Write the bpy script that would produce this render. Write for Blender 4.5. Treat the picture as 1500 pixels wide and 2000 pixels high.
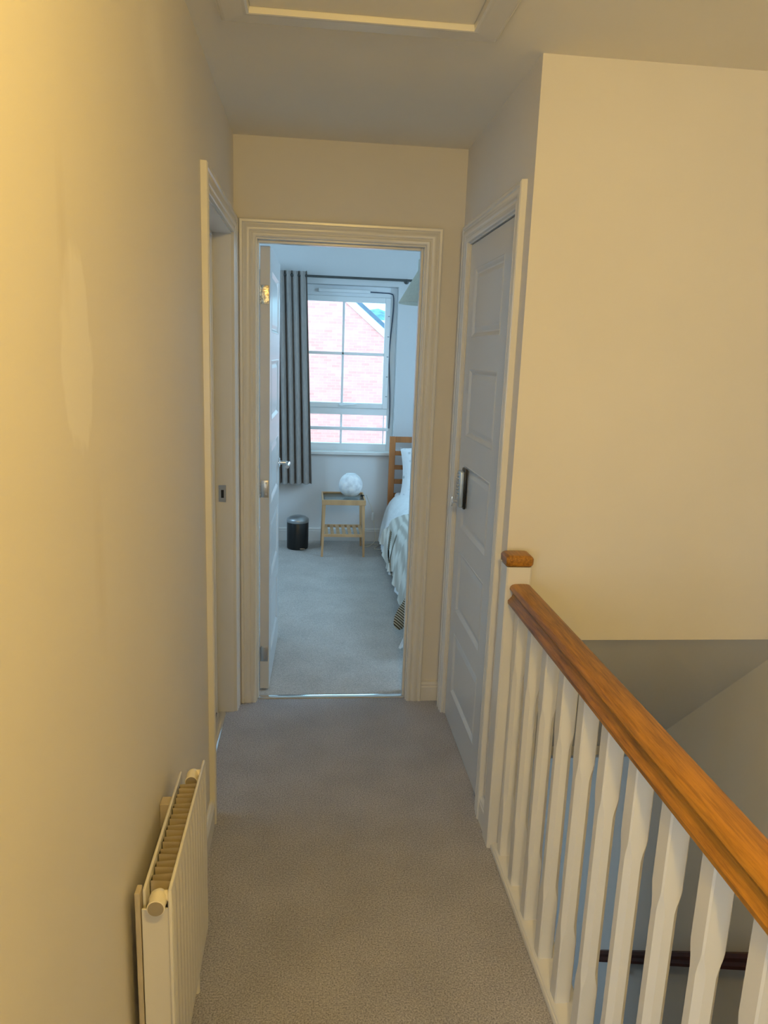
import bpy, bmesh, math, random
from mathutils import Vector, Matrix
random.seed(7)
PI = math.pi
for o in list(bpy.data.objects):
    bpy.data.objects.remove(o)
S = bpy.context.scene
C = S.collection

# ------------------------------------------------------------------ camera
F_PX, YAW, PITCH, ROLL, CAM_Z = 1434.7, 0.1037, 0.2104, 0.0366, 1.5477
fwd = Vector((math.sin(YAW)*math.cos(PITCH), math.cos(YAW)*math.cos(PITCH), -math.sin(PITCH)))
rt = Vector((math.cos(YAW), -math.sin(YAW), 0)); up = rt.cross(fwd)
r2 = rt*math.cos(ROLL)+up*math.sin(ROLL); u2 = -rt*math.sin(ROLL)+up*math.cos(ROLL)
cd = bpy.data.cameras.new('camera'); cam = bpy.data.objects.new('camera', cd); C.objects.link(cam)
cd.sensor_fit = 'VERTICAL'; cd.sensor_height = 36; cd.lens = F_PX/2000*36; cd.clip_start = .02; cd.clip_end = 500
m = Matrix((r2, u2, -fwd)).transposed().to_4x4(); m.translation = Vector((0, 0, CAM_Z)); cam.matrix_world = m
S.camera = cam

# ------------------------------------------------------------------ sky, lights, exposure
w = bpy.data.worlds.new('world'); S.world = w; w.use_nodes = True
wb = w.node_tree.nodes['Background']; wb.inputs[0].default_value = (0.45, 0.80, 1.0, 1); wb.inputs[1].default_value = 4.4
S.view_settings.view_transform = 'Standard'; S.view_settings.look = 'None'
S.view_settings.gamma = 1; S.view_settings.exposure = 0.0; S.view_settings.use_curve_mapping = False

def lamp(name, kind, loc, energy, color, target=None, **kw):
    d = bpy.data.lights.new(name, kind); o = bpy.data.objects.new(name, d); C.objects.link(o)
    o.location = loc; d.energy = energy; d.color = color
    for k, v in kw.items(): setattr(d, k, v)
    if target is not None:
        o.rotation_euler = (Vector(target)-Vector(loc)).to_track_quat('-Z', 'Y').to_euler()
    return o
# warm ceiling bulb over the landing just behind the camera
lamp('landing_bulb', 'POINT', (0.21, 0.06, 2.15), 50.5, (1.0, 0.64, 0.14), shadow_soft_size=0.05)
# daylight from unseen windows; both bedroom lamps are fill added without a window
lamp('bedroom_side_fill', 'AREA', (2.25, 3.8, 1.75), 52, (0.46, 0.74, 1.0), (-0.1, 4.5, 0.0), shape='RECTANGLE', size=1.1, size_y=1.2)
lamp('bedroom_left_fill', 'AREA', (-1.62, 4.9, 1.6), 24, (0.46, 0.74, 1.0), (0.6, 5.6, 0.9), shape='RECTANGLE', size=.9, size_y=1.2)
lamp('bathroom_window_light', 'AREA', (-1.75, 2.6, 1.5), 5, (0.62, 0.80, 1.0), (0, 2.6, 1.0), shape='RECTANGLE', size=.8, size_y=1.0)
lamp('front_room_window_light', 'AREA', (-1.15, -1.2, 1.25), 27, (0.66, 0.85, 1.0), (0.6, 1.3, 0.4), shape='RECTANGLE', size=.9, size_y=1.2)
lamp('landing_rear_window_light', 'AREA', (-0.19, -1.78, 1.0), 9, (0.62, 0.84, 1.0), (0.1, 2, 0.3), shape='RECTANGLE', size=.22, size_y=1.5)
lamp('downstairs_window_light', 'AREA', (-0.9, 3.85, -1.4), 8, (0.58, 0.82, 1.0), (1.6, 3.7, -1.3), shape='RECTANGLE', size=.8, size_y=1.3)
# veiled sun added behind the house to brighten the gable opposite
lamp('gable_fill_sun', 'SUN', (0, -10, 20), 1.0, (1.0, 0.90, 0.86), (1.5, 20, 4), angle=0.3)
# portal in the bedroom window, guides daylight in
lamp('bedroom_window_portal', 'AREA', (0.255, 6.32, 1.42), 1, (1, 1, 1), (0.255, 0, 1.42), shape='RECTANGLE', size=.85, size_y=1.32)
bpy.data.lights['bedroom_window_portal'].cycles.is_portal = True
S.cycles.max_bounces = 10; S.cycles.diffuse_bounces = 7; S.cycles.transparent_max_bounces = 12
S.cycles.sample_clamp_indirect = 6.0; S.cycles.caustics_reflective = False; S.cycles.caustics_refractive = False
S.cycles.use_denoising = True

# ------------------------------------------------------------------ materials
def s2l(c):
    return tuple((x/255/12.92 if x/255 <= .04045 else ((x/255+.055)/1.055)**2.4) for x in c)+(1,)
def mat(name, col, rough=.6, metal=0, spec=.5, noise=None, bump=None, coat=0):
    """noise=(scale, amount, stretch) modulates colour; bump=(scale, strength, distance)"""
    M = bpy.data.materials.new(name); M.use_nodes = True; nt = M.node_tree; N = nt.nodes; L = nt.links
    b = N['Principled BSDF']; c = tuple(col)+((1,) if len(col) == 3 else ())
    b.inputs['Base Color'].default_value = c; b.inputs['Roughness'].default_value = rough
    b.inputs['Metallic'].default_value = metal; b.inputs['Specular IOR Level'].default_value = spec
    b.inputs['Coat Weight'].default_value = coat
    tc = N.new('ShaderNodeTexCoord')
    if noise:
        mp = N.new('ShaderNodeMapping'); L.new(tc.outputs['Object'], mp.inputs[0]); mp.inputs['Scale'].default_value = noise[2] if len(noise) > 2 else (1, 1, 1)
        n = N.new('ShaderNodeTexNoise'); n.inputs['Scale'].default_value = noise[0]; n.inputs['Detail'].default_value = 5; L.new(mp.outputs[0], n.inputs[0])
        r = N.new('ShaderNodeMapRange'); r.inputs[1].default_value = .3; r.inputs[2].default_value = .7; r.inputs[3].default_value = 1-noise[1]; r.inputs[4].default_value = 1+noise[1]
        L.new(n.outputs[0], r.inputs[0])
        mx = N.new('ShaderNodeMix'); mx.data_type = 'RGBA'; mx.blend_type = 'MULTIPLY'; mx.inputs[0].default_value = 1
        mx.inputs[6].default_value = c; L.new(r.outputs[0], mx.inputs[7]); L.new(mx.outputs[2], b.inputs['Base Color'])
    if bump:
        n2 = N.new('ShaderNodeTexNoise'); n2.inputs['Scale'].default_value = bump[0]; n2.inputs['Detail'].default_value = 4; L.new(tc.outputs['Object'], n2.inputs[0])
        bp = N.new('ShaderNodeBump'); bp.inputs['Strength'].default_value = bump[1]; bp.inputs['Distance'].default_value = bump[2]
        L.new(n2.outputs[0], bp.inputs['Height']); L.new(bp.outputs[0], b.inputs['Normal'])
    return M

M_wall = mat('wall_emulsion', (.70, .68, .65), .75, noise=(2.2, .02), bump=(9, .12, .01))
M_walllow = mat('stairwell_emulsion', (.74, .74, .73), .75, noise=(2.2, .02), bump=(9, .1, .01))
M_ceil = mat('ceiling_emulsion', (.80, .77, .70), .85, noise=(3, .015), bump=(60, .05, .004))
M_trim = mat('white_gloss_paint', (.69, .685, .67), .25, noise=(6, .012), bump=(14, .06, .004))
M_door = mat('door_gloss_paint', (.58, .585, .59), .30, noise=(5, .01), bump=(90, .08, .0015))
M_rad = mat('radiator_enamel', (.68, .66, .61), .35, noise=(5, .012), bump=(40, .03, .001))
M_radfin = mat('radiator_fin_enamel', (.46, .40, .30), .55, noise=(20, .1), bump=(30, .05, .001))
M_radcap = mat('cream_plastic', (.84, .78, .62), .28, noise=(8, .02))
M_radcapend = mat('grey_olive_plastic', (.30, .26, .19), .5, noise=(30, .06))
M_bedwall = mat('bedroom_emulsion', (.68, .69, .70), .8, noise=(2.2, .02), bump=(8, .08, .01))
M_metal = mat('satin_steel', (.58, .57, .55), .30, 1, noise=(30, .05))
M_chrome = mat('chrome', (.80, .80, .80), .10, 1, noise=(20, .02))
M_brasshinge = mat('polished_hinge_steel', (.72, .66, .52), .14, 1, noise=(90, .25), bump=(120, .6, .004))
M_black = mat('black_plastic', (.006, .006, .006), .35, noise=(20, .1))
M_curt = mat('grey_curtain_fabric', (.35, .325, .305), .9, spec=.15, noise=(90, .10, (1, 1, .2)), bump=(400, .2, .001))
M_upvc = mat('white_upvc', (.83, .85, .86), .3, noise=(4, .01))
M_rod = mat('dark_rod_metal', (.10, .11, .11), .4, .7, noise=(20, .1))
M_duvet = mat('white_cotton', (.86, .88, .90), .85, spec=.2, noise=(30, .04), bump=(9, .5, .03))
M_pine = mat('orange_pine', s2l((178, 112, 58)), .5, noise=(14, .30, (1, 1, .12)), bump=(30, .06, .002))
M_birch = mat('birch_wood', s2l((196, 156, 112)), .5, noise=(16, .14, (1, 1, .15)), bump=(30, .05, .001))
M_cord = mat('cream_cable', (.75, .72, .62), .5, noise=(20, .05))
M_greycable = mat('slate_cable', (.06, .09, .14), .5, noise=(20, .05))
M_shade = mat('pale_lampshade_fabric', (.52, .53, .46), .85, spec=.15, noise=(60, .04), bump=(200, .1, .001))
M_flash = mat('white_verge_board', (.86, .93, .93), .5, noise=(3, .03))
M_rooftile = mat('grey_roof_tile', (.10, .14, .20), .7, noise=(6, .2), bump=(5, .3, .02))
M_farroof = mat('pale_pink_tiles', (.55, .42, .42), .8, noise=(4, .25, (1, 4, 1)), bump=(5, .3, .05))
M_tree = mat('haze_tinted_foliage', (.12, .26, .34), .9, noise=(.8, .4), bump=(1.5, .8, .3))  # bluish aerial haze is mixed into the foliage colour
M_ground = mat('outdoor_paving', (.45, .44, .42), .9, noise=(1, .15))
M_darkrail = mat('dark_mahogany_rail', (.07, .018, .010), .55, spec=.25, noise=(20, .3, (1, .15, 1)), bump=(30, .05, .001))
M_iron = mat('black_iron_bracket', (.012, .014, .018), .4, .6, noise=(20, .1))

def wood_rail():
    M = bpy.data.materials.new('varnished_oak_rail'); M.use_nodes = True; N = M.node_tree.nodes; L = M.node_tree.links; b = N['Principled BSDF']
    tc = N.new('ShaderNodeTexCoord'); mp = N.new('ShaderNodeMapping'); mp.inputs['Scale'].default_value = (1, .06, 1); L.new(tc.outputs['Object'], mp.inputs[0])
    n = N.new('ShaderNodeTexNoise'); n.inputs['Scale'].default_value = 150; n.inputs['Detail'].default_value = 6; n.inputs['Roughness'].default_value = .7; L.new(mp.outputs[0], n.inputs[0])
    n2 = N.new('ShaderNodeTexNoise'); n2.inputs['Scale'].default_value = 18; n2.inputs['Detail'].default_value = 3; L.new(mp.outputs[0], n2.inputs[0])
    ad = N.new('ShaderNodeMath'); ad.operation = 'MULTIPLY_ADD'; ad.inputs[1].default_value = .35; L.new(n2.outputs[0], ad.inputs[0]); 
    m1 = N.new('ShaderNodeMath'); m1.operation = 'MULTIPLY'; m1.inputs[1].default_value = .65; L.new(n.outputs[0], m1.inputs[0]); L.new(m1.outputs[0], ad.inputs[2])
    cr = N.new('ShaderNodeValToRGB'); L.new(ad.outputs[0], cr.inputs[0])
    cr.color_ramp.elements[0].position = .36; cr.color_ramp.elements[0].color = (.13, .052, .008, 1)
    cr.color_ramp.elements[1].position = .60; cr.color_ramp.elements[1].color = (.42, .19, .022, 1)
    L.new(cr.outputs[0], b.inputs['Base Color']); b.inputs['Roughness'].default_value = .38
    bp = N.new('ShaderNodeBump'); bp.inputs['Strength'].default_value = .25; bp.inputs['Distance'].default_value = .001; L.new(n.outputs[0], bp.inputs['Height']); L.new(bp.outputs[0], b.inputs['Normal'])
    return M
M_oak = wood_rail()

def carpet(name, c1, c2):
    M = bpy.data.materials.new(name); M.use_nodes = True; N = M.node_tree.nodes; L = M.node_tree.links; b = N['Principled BSDF']
    tc = N.new('ShaderNodeTexCoord')
    n = N.new('ShaderNodeTexNoise'); n.inputs['Scale'].default_value = 230; n.inputs['Detail'].default_value = 3; n.inputs['Roughness'].default_value = .75; L.new(tc.outputs['Object'], n.inputs[0])
    n2 = N.new('ShaderNodeTexNoise'); n2.inputs['Scale'].default_value = 5; n2.inputs['Detail'].default_value = 4; L.new(tc.outputs['Object'], n2.inputs[0])
    cr = N.new('ShaderNodeValToRGB'); L.new(n.outputs[0], cr.inputs[0])
    cr.color_ramp.elements[0].position = .34; cr.color_ramp.elements[0].color = c1+(1,)
    cr.color_ramp.elements[1].position = .66; cr.color_ramp.elements[1].color = c2+(1,)
    r = N.new('ShaderNodeMapRange'); r.inputs[1].default_value = .3; r.inputs[2].default_value = .7; r.inputs[3].default_value = .91; r.inputs[4].default_value = 1.09; L.new(n2.outputs[0], r.inputs[0])
    mx = N.new('ShaderNodeMix'); mx.data_type = 'RGBA'; mx.blend_type = 'MULTIPLY'; mx.inputs[0].default_value = 1
    L.new(cr.outputs[0], mx.inputs[6]); L.new(r.outputs[0], mx.inputs[7]); L.new(mx.outputs[2], b.inputs['Base Color'])
    b.inputs['Roughness'].default_value = 1; b.inputs['Specular IOR Level'].default_value = .1; b.inputs['Sheen Weight'].default_value = .15
    bp = N.new('ShaderNodeBump'); bp.inputs['Strength'].default_value = .7; bp.inputs['Distance'].default_value = .004; L.new(n.outputs[0], bp.inputs['Height']); L.new(bp.outputs[0], b.inputs['Normal'])
    return M
M_carpet = carpet('beige_brown_carpet', (.185, .184, .200), (.53, .525, .57))
M_carpet2 = carpet('bedroom_carpet', (.32, .305, .29), (.60, .57, .54))

def left_wall_mat():
    """emulsion with the scuffs and lighter patches"""
    M = mat('scuffed_wall_emulsion', (.70, .675, .635), .62, spec=.4, noise=(2.2, .02), bump=(6, .12, .01)); N = M.node_tree.nodes; L = M.node_tree.links; b = N['Principled BSDF']
    src = b.inputs['Base Color'].links[0].from_socket
    tc = N.new('ShaderNodeTexCoord')
    def blob(cy, cz, sy, sz, ang, amt, col, last):
        mp = N.new('ShaderNodeMapping'); mp.vector_type = 'POINT'
        L.new(tc.outputs['Object'], mp.inputs[0])
        mp.inputs['Location'].default_value = (0, -cy/sy, -cz/sz); mp.inputs['Scale'].default_value = (0, 1/sy, 1/sz)
        n = N.new('ShaderNodeTexNoise'); n.inputs['Scale'].default_value = 2.2; L.new(mp.outputs[0], n.inputs[0])
        add = N.new('ShaderNodeMixRGB'); add.blend_type = 'LINEAR_LIGHT'; add.inputs[0].default_value = .25; L.new(mp.outputs[0], add.inputs[1]); L.new(n.outputs['Color'], add.inputs[2])
        ln = N.new('ShaderNodeVectorMath'); ln.operation = 'LENGTH'; L.new(add.outputs[0], ln.inputs[0])
        r = N.new('ShaderNodeMapRange'); r.inputs[1].default_value = ang; r.inputs[2].default_value = 1.0; r.inputs[3].default_value = amt; r.inputs[4].default_value = 0; L.new(ln.outputs['Value'], r.inputs[0])
        mx = N.new('ShaderNodeMix'); mx.data_type = 'RGBA'; L.new(r.outputs[0], mx.inputs[0]); L.new(last, mx.inputs[6]); mx.inputs[7].default_value = col
        return mx.outputs[2]
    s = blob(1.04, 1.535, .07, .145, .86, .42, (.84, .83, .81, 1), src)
    s = blob(1.005, 1.68, .025, .13, .1, .30, (.55, .50, .42, 1), s)
    s = blob(1.10, 1.22, .035, .17, .1, .30, (.58, .53, .45, 1), s)
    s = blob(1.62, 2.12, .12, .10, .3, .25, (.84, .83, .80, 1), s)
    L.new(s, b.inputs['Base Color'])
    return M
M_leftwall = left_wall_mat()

def brick_mat():
    M = bpy.data.materials.new('red_brick_gable'); M.use_nodes = True; N = M.node_tree.nodes; L = M.node_tree.links; b = N['Principled BSDF']
    tc = N.new('ShaderNodeTexCoord'); mp = N.new('ShaderNodeMapping'); mp.inputs['Rotation'].default_value = (PI/2, 0, 0); L.new(tc.outputs['Object'], mp.inputs[0])
    br = N.new('ShaderNodeTexBrick'); L.new(mp.outputs[0], br.inputs[0]); br.inputs['Scale'].default_value = 1
    br.inputs['Brick Width'].default_value = .225; br.inputs['Row Height'].default_value = .075; br.inputs['Mortar Size'].default_value = .006; br.inputs['Mortar Smooth'].default_value = .2
    br.inputs['Color1'].default_value = (.82, .36, .33, 1); br.inputs['Color2'].default_value = (.72, .30, .27, 1); br.inputs['Mortar'].default_value = (.80, .43, .41, 1)
    n = N.new('ShaderNodeTexNoise'); n.inputs['Scale'].default_value = 3; L.new(tc.outputs['Object'], n.inputs[0])
    r = N.new('ShaderNodeMapRange'); r.inputs[3].default_value = .85; r.inputs[4].default_value = 1.15; L.new(n.outputs[0], r.inputs[0])
    mx = N.new('ShaderNodeMix'); mx.data_type = 'RGBA'; mx.blend_type = 'MULTIPLY'; mx.inputs[0].default_value = 1; L.new(br.outputs[0], mx.inputs[6]); L.new(r.outputs[0], mx.inputs[7])
    L.new(mx.outputs[2], b.inputs['Base Color']); b.inputs['Roughness'].default_value = .9
    bp = N.new('ShaderNodeBump'); bp.inputs['Strength'].default_value = .6; bp.inputs['Distance'].default_value = .01; bp.invert = True; L.new(br.outputs['Fac'], bp.inputs['Height']); L.new(bp.outputs[0], b.inputs['Normal'])
    return M
M_brick = brick_mat()

def glass_mat(name, tint=(.93, .97, .98), refl=.08):
    M = bpy.data.materials.new(name); M.use_nodes = True; N = M.node_tree.nodes; L = M.node_tree.links
    N.remove(N['Principled BSDF']); out = N['Material Output']
    t = N.new('ShaderNodeBsdfTransparent'); t.inputs[0].default_value = tint+(1,)
    g = N.new('ShaderNodeBsdfGlossy'); g.inputs['Roughness'].default_value = .01
    lw = N.new('ShaderNodeLayerWeight'); lw.inputs[0].default_value = .12
    mu = N.new('ShaderNodeMath'); mu.operation = 'MULTIPLY_ADD'; mu.inputs[1].default_value = .6; mu.inputs[2].default_value = refl*.4; L.new(lw.outputs['Fresnel'], mu.inputs[0])
    mx = N.new('ShaderNodeMixShader'); L.new(mu.outputs[0], mx.inputs[0]); L.new(t.outputs[0], mx.inputs[1]); L.new(g.outputs[0], mx.inputs[2]); L.new(mx.outputs[0], out.inputs[0])
    return M
M_glass = glass_mat('window_glass'); M_tglass = glass_mat('table_glass', (.80, .86, .86), .15)

def stripe_mat(name, ca, cb, scale, rot, soft=.5):
    M = bpy.data.materials.new(name); M.use_nodes = True; N = M.node_tree.nodes; L = M.node_tree.links; b = N['Principled BSDF']
    tc = N.new('ShaderNodeTexCoord'); mp = N.new('ShaderNodeMapping'); mp.inputs['Rotation'].default_value = rot; L.new(tc.outputs['Object'], mp.inputs[0])
    wv = N.new('ShaderNodeTexWave'); wv.inputs['Scale'].default_value = scale; wv.inputs['Distortion'].default_value = .6; wv.inputs['Detail Scale'].default_value = .5; L.new(mp.outputs[0], wv.inputs[0])
    cr = N.new('ShaderNodeValToRGB'); L.new(wv.outputs[0], cr.inputs[0]); cr.color_ramp.elements[0].position = .5-soft/2; cr.color_ramp.elements[1].position = .5+soft/2
    cr.color_ramp.elements[0].color = cb; cr.color_ramp.elements[1].color = ca
    L.new(cr.outputs[0], b.inputs['Base Color']); b.inputs['Roughness'].default_value = .95; b.inputs['Specular IOR Level'].default_value = .15
    bp = N.new('ShaderNodeBump'); bp.inputs['Strength'].default_value = .5; bp.inputs['Distance'].default_value = .006; L.new(wv.outputs[0], bp.inputs['Height']); L.new(bp.outputs[0], b.inputs['Normal'])
    return M
M_blanket = stripe_mat('cream_ribbed_blanket', (.80, .79, .73, 1), (.56, .53, .47, 1), 9, (0, 0, 0), .7)
M_blanket2 = stripe_mat('brown_striped_blanket_underside', (.62, .54, .40, 1), (.085, .055, .03, 1), 26, (.5, .9, 0), .3)

def pillow_mat():
    M = mat('leaf_print_cotton', (.88, .90, .92), .85, spec=.2, bump=(12, .5, .02)); N = M.node_tree.nodes; L = M.node_tree.links; b = N['Principled BSDF']
    tc = N.new('ShaderNodeTexCoord'); v = N.new('ShaderNodeTexVoronoi'); v.inputs['Scale'].default_value = 18; L.new(tc.outputs['Object'], v.inputs[0])
    cr = N.new('ShaderNodeValToRGB'); L.new(v.outputs['Distance'], cr.inputs[0]); cr.color_ramp.elements[0].color = (.50, .54, .55, 1); cr.color_ramp.elements[0].position = .10
    cr.color_ramp.elements[1].color = (.88, .90, .92, 1); cr.color_ramp.elements[1].position = .30
    L.new(cr.outputs[0], b.inputs['Base Color'])
    return M
M_pillow = pillow_mat()

def frosted():
    M = mat('crackled_frosted_glass', (.86, .90, .94), .4, noise=(22, .22), bump=(25, .4, .01)); b = M.node_tree.nodes['Principled BSDF']
    b.inputs['Subsurface Weight'].default_value = .5; b.inputs['Subsurface Radius'].default_value = (.05, .05, .05)
    return M
M_frost = frosted()

# ------------------------------------------------------------------ mesh helpers
def box(bm, x0, x1, y0, y1, z0, z1, bev=0, seg=2):
    x0, x1 = sorted((x0, x1)); y0, y1 = sorted((y0, y1)); z0, z1 = sorted((z0, z1))
    vs = [bm.verts.new(p) for p in [(x0, y0, z0), (x1, y0, z0), (x1, y1, z0), (x0, y1, z0), (x0, y0, z1), (x1, y0, z1), (x1, y1, z1), (x0, y1, z1)]]
    fs = [bm.faces.new([vs[i] for i in f]) for f in [(3, 2, 1, 0), (4, 5, 6, 7), (0, 1, 5, 4), (1, 2, 6, 5), (2, 3, 7, 6), (3, 0, 4, 7)]]
    if bev:
        es = list({e for f in fs for e in f.edges})
        bmesh.ops.bevel(bm, geom=es, offset=bev, segments=seg, affect='EDGES', profile=.5)
    return vs
def loft(bm, rings, closed=True, cap=True):
    """rings: lists of points; skins consecutive rings"""
    R = [[bm.verts.new(p) for p in r] for r in rings]; n = len(R[0])
    for a, b in zip(R, R[1:]):
        for i in range(n if closed else n-1):
            j = (i+1) % n
            bm.faces.new((a[i], a[j], b[j], b[i]))
    if cap and closed:
        bm.faces.new(list(reversed(R[0]))); bm.faces.new(R[-1])
    return R
def tube(bm, pts, r, n=10):
    pts = [Vector(p) for p in pts]; rings = []; prev = None
    for i, p in enumerate(pts):
        t = (pts[min(i+1, len(pts)-1)]-pts[max(i-1, 0)]).normalized()
        a = prev if prev is not None else (Vector((0, 0, 1)) if abs(t.z) < .9 else Vector((1, 0, 0)))
        a = (a-t*a.dot(t)).normalized(); prev = a; b = t.cross(a)
        rr = r[i] if isinstance(r, (list, tuple)) else r
        rings.append([p+a*rr*math.cos(2*PI*k/n)+b*rr*math.sin(2*PI*k/n) for k in range(n)])
    loft(bm, rings)
def lathe(bm, prof, c=(0, 0, 0), n=32, axis='Z'):
    rings = []
    for r, h in prof:
        ring = []
        for k in range(n):
            a = 2*PI*k/n; x, y = max(r, 1e-5)*math.cos(a), max(r, 1e-5)*math.sin(a)
            p = {'Z': (x, y, h), 'Y': (x, h, -y), 'X': (h, x, y)}[axis]
            ring.append((c[0]+p[0], c[1]+p[1], c[2]+p[2]))
        rings.append(ring)
    loft(bm, rings)
def smooth_pts(pts, k=6):
    out = []; P = [Vector(p) for p in pts]; P = [P[0]]+P+[P[-1]]
    for i in range(1, len(P)-2):
        a, b, c, d = P[i-1:i+3]
        for j in range(k):
            t = j/k
            out.append(.5*((2*b)+(c-a)*t+(2*a-5*b+4*c-d)*t*t+(3*b-a-3*c+d)*t**3))
    out.append(P[-2]); return out

OFF = {}
def tag(o, label=None, cat=None, group=None, kind=None):
    if label: o['label'] = label
    if cat: o['category'] = cat
    if group: o['group'] = group
    if kind: o['kind'] = kind
    return o
def thing(name, loc, label=None, cat=None, group=None, kind=None):
    o = bpy.data.objects.new(name, None); C.objects.link(o); o.location = loc; o.empty_display_size = .05
    OFF[o.name] = Vector(loc); return tag(o, label, cat, group, kind)
def obj(name, bm, m, parent=None, smooth=False, label=None, origin=None):
    """mesh given in world coordinates; stored relative to its parent"""
    off = OFF[parent.name] if parent is not None else (Vector(origin) if origin else Vector((0, 0, 0)))
    bmesh.ops.recalc_face_normals(bm, faces=bm.faces)
    if off.length: bmesh.ops.translate(bm, verts=bm.verts, vec=-off)
    me = bpy.data.meshes.new(name); bm.to_mesh(me); bm.free(); me.materials.append(m)
    o = bpy.data.objects.new(name, me); C.objects.link(o)
    if smooth:
        me.shade_smooth()
        try: me.set_sharp_from_angle(angle=math.radians(38))
        except Exception: pass
    if parent is not None: o.parent = parent
    elif off.length: o.location = off
    OFF[o.name] = off.copy()
    if label: o['label'] = label
    return o
def struct(name, boxes, m, parent=None, bev=0):
    bm = bmesh.new()
    for b in boxes: box(bm, *b, bev=bev)
    o = obj(name, bm, m, parent)
    if parent is None: o['kind'] = 'structure'
    return o

# ------------------------------------------------------------------ dimensions (metres)
XL, XR, D, YS, H = -.312, .607, 3.101, 2.137, 2.355
W = 6.03; XS = 1.633; HB = 2.42; T = 1.98
SOFZ = .68; STY = 3.26; STZ = -.41

LY0, LY1 = 2.285, 3.005

# ------------------------------------------------------------------ structure
# landing carpet with stair opening, bedroom and bathroom floors
struct('floor', [(XL-.062, XL, LY0, LY1, -.30, 0), (XL, .604, -1.8, D+.03, -.30, 0), (.604, XR+.1, YS, D+.03, -.30, 0), (.604, XS, -1.8, .48, -.30, 0)], M_carpet)
struct('floor_bedroom', [(-1.7, 2.3, D+.045, W+.05, -.30, .002)], M_carpet2)
struct('floor_bathroom', [(XL-.1, XL-.062, LY0, LY1, -.3, -.004), (-2.0, XL-.1, 1.7, 3.2, -.30, -.004)], mat('grey_vinyl', (.25, .26, .28), .45, noise=(5, .05)))
struct('ceiling', [(XL-.1, XS+.1, -1.9, D, H, H+.1)], M_ceil)
struct('ceiling_bedroom', [(-1.8, 2.4, D+.05, W+.35, HB, HB+.1)], M_ceil)
struct('ceiling_bathroom', [(-2.1, XL-.1, 1.6, 3.3, 2.36, 2.46)], M_ceil)
# left wall with the bathroom doorway
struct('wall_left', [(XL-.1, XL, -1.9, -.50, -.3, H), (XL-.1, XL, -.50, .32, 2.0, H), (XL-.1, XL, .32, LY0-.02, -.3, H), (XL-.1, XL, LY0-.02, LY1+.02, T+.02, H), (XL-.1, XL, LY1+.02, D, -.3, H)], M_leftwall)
# end wall with bedroom doorway
EX0, EX1 = -.221, .450
struct('wall_end', [(-1.8, EX0-.022, D, D+.1, -.3, 2.5), (EX1+.022, 2.4, D, D+.1, -.3, 2.5), (EX0-.022, EX1+.022, D, D+.1, T+.022, 2.5)], M_wall)
# right wall of the landing with a cupboard door
RY0, RY1 = 2.275, 2.965
struct('wall_right', [(XR, XR+.1, YS, RY0-.02, 0, H), (XR, XR+.1, RY1+.02, D, 0, H), (XR, XR+.1, RY0-.02, RY1+.02, T+.02, H), (XR+.06, XR+.1, RY0-.02, RY1+.02, 0, T+.02)], M_wall)
# wall over the stairs, its lower edge hangs above the flight
struct('wall_stair_front', [(XR+.1, XS, YS, YS+.1, SOFZ, H)], M_wall)
# sloping soffit
bm = bmesh.new(); sl = (STZ-SOFZ)/(STY-YS)
loft(bm, [[(x, YS+.02, SOFZ+.001), (x, STY, STZ), (x, STY+.1, STZ), (x, STY+.1, STZ+.3), (x, YS+.1, SOFZ+.12), (x, YS+.02, SOFZ+.12)] for x in (.66, XS)])
o = obj('ceiling_stair', bm, M_walllow); o['kind'] = 'structure'
struct('wall_right_stair', [(XS, XS+.1, -1.9, D, -2.8, H), (XS, XS+.1, D, 4.5, -2.8, -.31)], M_walllow)
struct('wall_rear', [(XL-.1, XS+.1, -1.95, -1.85, -.3, H)], M_wall)
struct('wall_under_landing', [(.60, .655, .48, 3.3, -2.8, -.30), (.60, XS, .42, .48, -2.8, -.30)], M_walllow)
struct('wall_lower_hall', [(-1.2, XS, 4.4, 4.5, -2.8, -.3), (-1.3, -1.2, 3.2, 4.5, -2.8, -.3), (-1.2, .60, 3.2, 3.3, -2.8, -.3)], M_walllow)
struct('floor_lower_hall', [(-1.2, XS, 3.2, 4.4, -2.8, -2.6)], M_carpet)
struct('ceiling_lower_hall', [(-1.2, XS, STY+.1, 4.4, STZ, STZ+.1), (-1.2, .66, 3.2, STY+.1, STZ, STZ+.1)], M_ceil)
struct('wall_front_room', [(-2.1, -2.0, -2.3, 1.1, -.3, 2.4), (-2.0, XL-.1, -2.3, -2.2, -.3, 2.4), (-2.0, XL-.1, 1.0, 1.1, -.3, 2.4), (-2.0, XL-.1, -2.2, 1.0, 2.36, 2.4), (XL-.1, XL, -2.3, -1.9, -.3, H)], M_wall)
struct('floor_front_room', [(-2.0, XL-.1, -2.2, 1.0, -.3, 0), (XL-.1, XL, -.5, .32, -.3, 0)], M_carpet2)
struct('wall_left_bathroom', [(-2.1, -2.0, 1.6, 3.3, -.3, 2.4), (-2.0, XL-.1, 1.6, 1.7, -.3, 2.4)], M_wall)
# bedroom shell with window opening
WX0, WX1, WZ0, WZ1 = -.175, .682, .755, 2.078
struct('wall_window', [(-1.7, WX0, W, W+.3, -.3, HB), (WX1, 2.3, W, W+.3, -.3, HB), (WX0, WX1, W, W+.3, -.3, WZ0), (WX0, WX1, W, W+.3, WZ1, HB)], M_bedwall)
struct('wall_left_bedroom', [(-1.8, -1.7, D+.1, W+.3, -.3, HB)], M_bedwall)
struct('wall_right_bedroom', [(2.3, 2.4, D+.1, W+.3, -.3, HB)], M_bedwall)

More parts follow.
